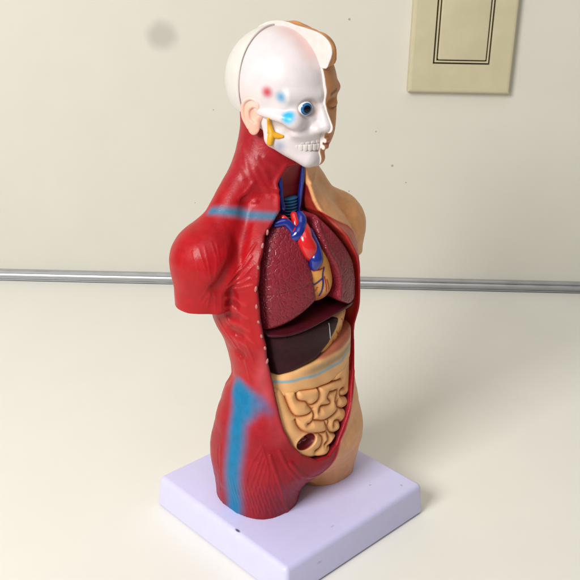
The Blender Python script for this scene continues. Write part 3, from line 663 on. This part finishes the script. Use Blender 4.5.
for a in (90,210,330): 
    a=math.radians(a); bmesh.ops.create_uvsphere(bm,u_segments=20,v_segments=12,radius=1,matrix=Matrix.Translation((HOLE[0]+.24*math.cos(a),HOLE[1]+.20,HOLE[2]+.15*math.sin(a)))@Matrix.Diagonal((.24,.16,.17,1)))
bm_obj('cecum_opening',bm,M_hole,inte)
print('model',time.time()-T0)
# ------------------------------------------------------------------ surroundings
WANG=math.radians(-44.56); WOFF=33.61
wdir=Vector((math.cos(WANG),math.sin(WANG),0)); wn=Vector((-math.sin(WANG),math.cos(WANG),0))
def wall_mat(x): return Matrix.Translation(wn*WOFF*SC)@Matrix.Rotation(WANG,4,'Z')
def speck_mask(m,specs,strength,coord='Object'):
    """soft stains at fixed places on the surface itself; specs: (centre, radius, softness, colour)"""
    N,L,b=nodes(m); src=b.inputs['Base Color'].links[0].from_socket; tc=N.new('ShaderNodeTexCoord')
    nz=N.new('ShaderNodeTexNoise'); nz.inputs['Scale'].default_value=90; L.new(tc.outputs[coord],nz.inputs['Vector'])
    for (c,r,s,col,st) in specs:
        di=N.new('ShaderNodeVectorMath'); di.operation='SUBTRACT'; di.inputs[1].default_value=c; L.new(tc.outputs[coord],di.inputs[0])
        sc=N.new('ShaderNodeVectorMath'); sc.operation='DIVIDE'; sc.inputs[1].default_value=r; L.new(di.outputs[0],sc.inputs[0])
        ln=N.new('ShaderNodeVectorMath'); ln.operation='LENGTH'; L.new(sc.outputs[0],ln.inputs[0])
        am=N.new('ShaderNodeMath'); am.operation='MULTIPLY_ADD'; am.inputs[1].default_value=.5; L.new(nz.outputs['Fac'],am.inputs[0]); L.new(ln.outputs['Value'],am.inputs[2])
        mr=N.new('ShaderNodeMapRange'); mr.interpolation_type='SMOOTHSTEP'; mr.inputs['From Min'].default_value=1.25-s; mr.inputs['From Max'].default_value=1.25+s
        mr.inputs['To Min'].default_value=st; mr.inputs['To Max'].default_value=0; L.new(am.outputs[0],mr.inputs['Value'])
        mx=N.new('ShaderNodeMixRGB'); mx.inputs[2].default_value=(*col,1); L.new(mr.outputs[0],mx.inputs[0]); L.new(src,mx.inputs[1]); src=mx.outputs[0]
    L.new(src,b.inputs['Base Color'])
M_wall=mat('wall_paint',(.67,.65,.575),.55,noise=.012,nscale=25,bump=.12,bscale=450,spec=.3)
def wp(a,z): return (a*SC,0,z*SC)
speck_mask(M_wall,[(wp(-11.7,20.3),(.0118,.05,.0108),.5,(.42,.40,.36),.65)]+
  [(wp(a,z),(r*SC,.05,r*SC),.3,(.20,.17,.13),.6) for a,z,r in ((3.9,21.9,.10),(8.2,9.6,.11),(6.6,12.6,.07),(9.5,8.1,.06),(4.5,7.2,.06),(-7.5,14.2,.05),(-9.3,5.8,.05))],.5)
bm=bmesh.new()
rbox(bm,(-140,0,-40),(140,6,110),0)
wall=bm_obj('wall',bm,M_wall,None,False); wall.matrix_world=wall_mat(0)
tag(wall,kind='structure',label='plain cream painted wall with a grey smudge behind the model',category='wall')
M_table=mat('table_laminate',(.81,.795,.73),.42,noise=.01,nscale=30,bump=.05,bscale=500,spec=.35)
bm=bmesh.new(); rbox(bm,(-140,-110,-HB-3.2),(140,-.25,-HB),.3,3)
table=bm_obj('tabletop',bm,M_table,None,False); table.matrix_world=wall_mat(0)
tag(table,kind='structure',label='pale cream laminate countertop under the model',category='countertop')
# aluminium strip along the back edge: three ribs of one extrusion
M_alu=mat('brushed_aluminium',(.55,.56,.58),.45,metal=1,noise=.05,nscale=60,bump=.1,bscale=300)
bm=bmesh.new()
prof=[(-.02,-HB+.03),(-.46,-HB+.03),(-.46,-1.86),(-.34,-1.80),(-.34,-1.70),(-.50,-1.64),(-.58,-1.52),(-.58,-1.40),(-.50,-1.29),(-.36,-1.24),(-.36,-1.17),(-.44,-1.13),(-.44,-1.06),(-.36,-1.0),(-.02,-1.0)]
ra=[bm.verts.new((-135,y,z)) for y,z in prof]; rb=[bm.verts.new((135,y,z)) for y,z in prof]
n=len(prof)
for i in range(n): bm.faces.new((ra[i],ra[(i+1)%n],rb[(i+1)%n],rb[i]))
bm.faces.new(ra); bm.faces.new(rb[::-1])
rail=bm_obj('metal_trim_strip',bm,M_alu,None,False); rail.matrix_world=wall_mat(0)
tag(rail,label='long brushed metal trim strip along the bottom of the wall',category='trim strip')
# wall switch
sw=empty('light_switch'); sw.matrix_world=wall_mat(0)@Matrix.Translation((13.3*SC,0,20.6*SC))
tag(sw,label='yellowed plastic light switch plate with square rocker on the cream wall',category='light switch')
M_sw=mat('yellowed_plastic',(.56,.51,.34),.4,noise=.04,nscale=60)
M_gap=mat('dark_groove',(.22,.17,.10),.6)
def ring_bm(bm,loops):
    L_=[[bm.verts.new((x,y,z)) for x,z in ((x0,z0),(x1,z0),(x1,z1),(x0,z1))] for x0,z0,x1,z1,y in loops]
    for a,b in zip(L_[:-1],L_[1:]):
        for k in range(4): bm.faces.new((a[k],a[(k+1)%4],b[(k+1)%4],b[k]))
def rect(w0,z0,w1,z1,g,y): return (w0+g,z0+g,w1-g,z1-g,y)
O=(-4.3,-4.45,4.3,4.45); H=(-2.35,-2.05,2.35,4.0)
bm=bmesh.new(); ring_bm(bm,[rect(*O,0,-.01),rect(*O,.02,-.58),rect(*O,.07,-.72),rect(*O,.16,-.80),rect(*O,.30,-.83),rect(*H,-.03,-.83),rect(*H,0,-.80),rect(*H,0,-.2)])
bm_obj('plate',bm,M_sw,sw,False)
bm=bmesh.new(); rbox(bm,(-2.6,-.30,-2.3),(2.6,-.06,4.2),0); bm_obj('backing',bm,M_gap,sw,False)
bm=bmesh.new(); ring_bm(bm,[rect(*H,.13,-.2),rect(*H,.13,-.80),rect(*H,.16,-.84),rect(*H,.24,-.84),rect(*H,.27,-.80),rect(*H,.27,-.2)]); bm_obj('bezel',bm,M_sw,sw,False)
bm=bmesh.new(); rbox(bm,(-1.98,-.98,-1.68),(1.98,-.35,3.63),.10,4); bm_obj('rocker',bm,M_sw,sw,True)
# small scuff on the front bevel of the base
speck_mask(M_base,[((-.0508,-.0140,-.0005),(.0009,.0026,.0006),.25,(.03,.03,.035),.9),((.030,-.034,0),(.0007,.0005,.0006),.4,(.30,.26,.30),.6),((.043,-.046,0),(.0006,.0009,.0006),.4,(.30,.27,.32),.6),((-.012,-.045,0),(.0012,.0005,.0006),.5,(.40,.37,.45),.5),((-.030,-.0532,-.008),(.002,.0008,.0008),.5,(.40,.37,.45),.6)],.5)
# ------------------------------------------------------------------ camera
cx,cy,cz,yaw,pit,rol,foc=(-28.873734469265372,-29.747407248472637,29.3072445224745,0.805225368252889,0.40086500763105076,0.01768574294194967,870.8508801581851)
fw=np.array([math.cos(yaw)*math.cos(pit),math.sin(yaw)*math.cos(pit),-math.sin(pit)]); r0=np.array([math.sin(yaw),-math.cos(yaw),0]); u0=np.cross(r0,fw)
rr=math.cos(rol)*r0+math.sin(rol)*u0; uu=-math.sin(rol)*r0+math.cos(rol)*u0
cam=bpy.data.cameras.new('camera'); co=link(bpy.data.objects.new('camera',cam))
co.matrix_world=Matrix(((rr[0],uu[0],-fw[0],cx*SC),(rr[1],uu[1],-fw[1],cy*SC),(rr[2],uu[2],-fw[2],cz*SC),(0,0,0,1)))
cam.sensor_width=36; cam.sensor_fit='HORIZONTAL'; cam.lens=foc/580*36; cam.clip_start=.01; cam.clip_end=50
scene.camera=co
# ------------------------------------------------------------------ light
w=bpy.data.worlds.new('World'); scene.world=w; w.use_nodes=True
bg=w.node_tree.nodes['Background']; bg.inputs[0].default_value=(1.0,.985,.96,1); bg.inputs[1].default_value=.15
def area(name,d,dist,size,power,col,target=(0,0,.12),sy=None):
    l=bpy.data.lights.new(name,'AREA'); l.size=size; l.energy=power; l.color=col
    if sy: l.shape='RECTANGLE'; l.size_y=sy
    o=link(bpy.data.objects.new(name,l)); d=Vector(d).normalized(); o.location=Vector(target)+d*dist
    o.rotation_euler=(-d).to_track_quat('-Z','Y').to_euler(); return o
area('window_light',(-.82,-.10,.54),1.3,.5,18,(1,.98,.95))
area('overhead_fill',(-.30,-.28,1),1.7,1.0,6.5,(1,.975,.94))  # unseen overhead lamp, added to fill the shadows on the table
scene.view_settings.view_transform='Standard'; scene.view_settings.look='None'; scene.view_settings.exposure=0; scene.view_settings.gamma=1
scene.render.engine='CYCLES'; scene.cycles.use_denoising=True
print('script',time.time()-T0)
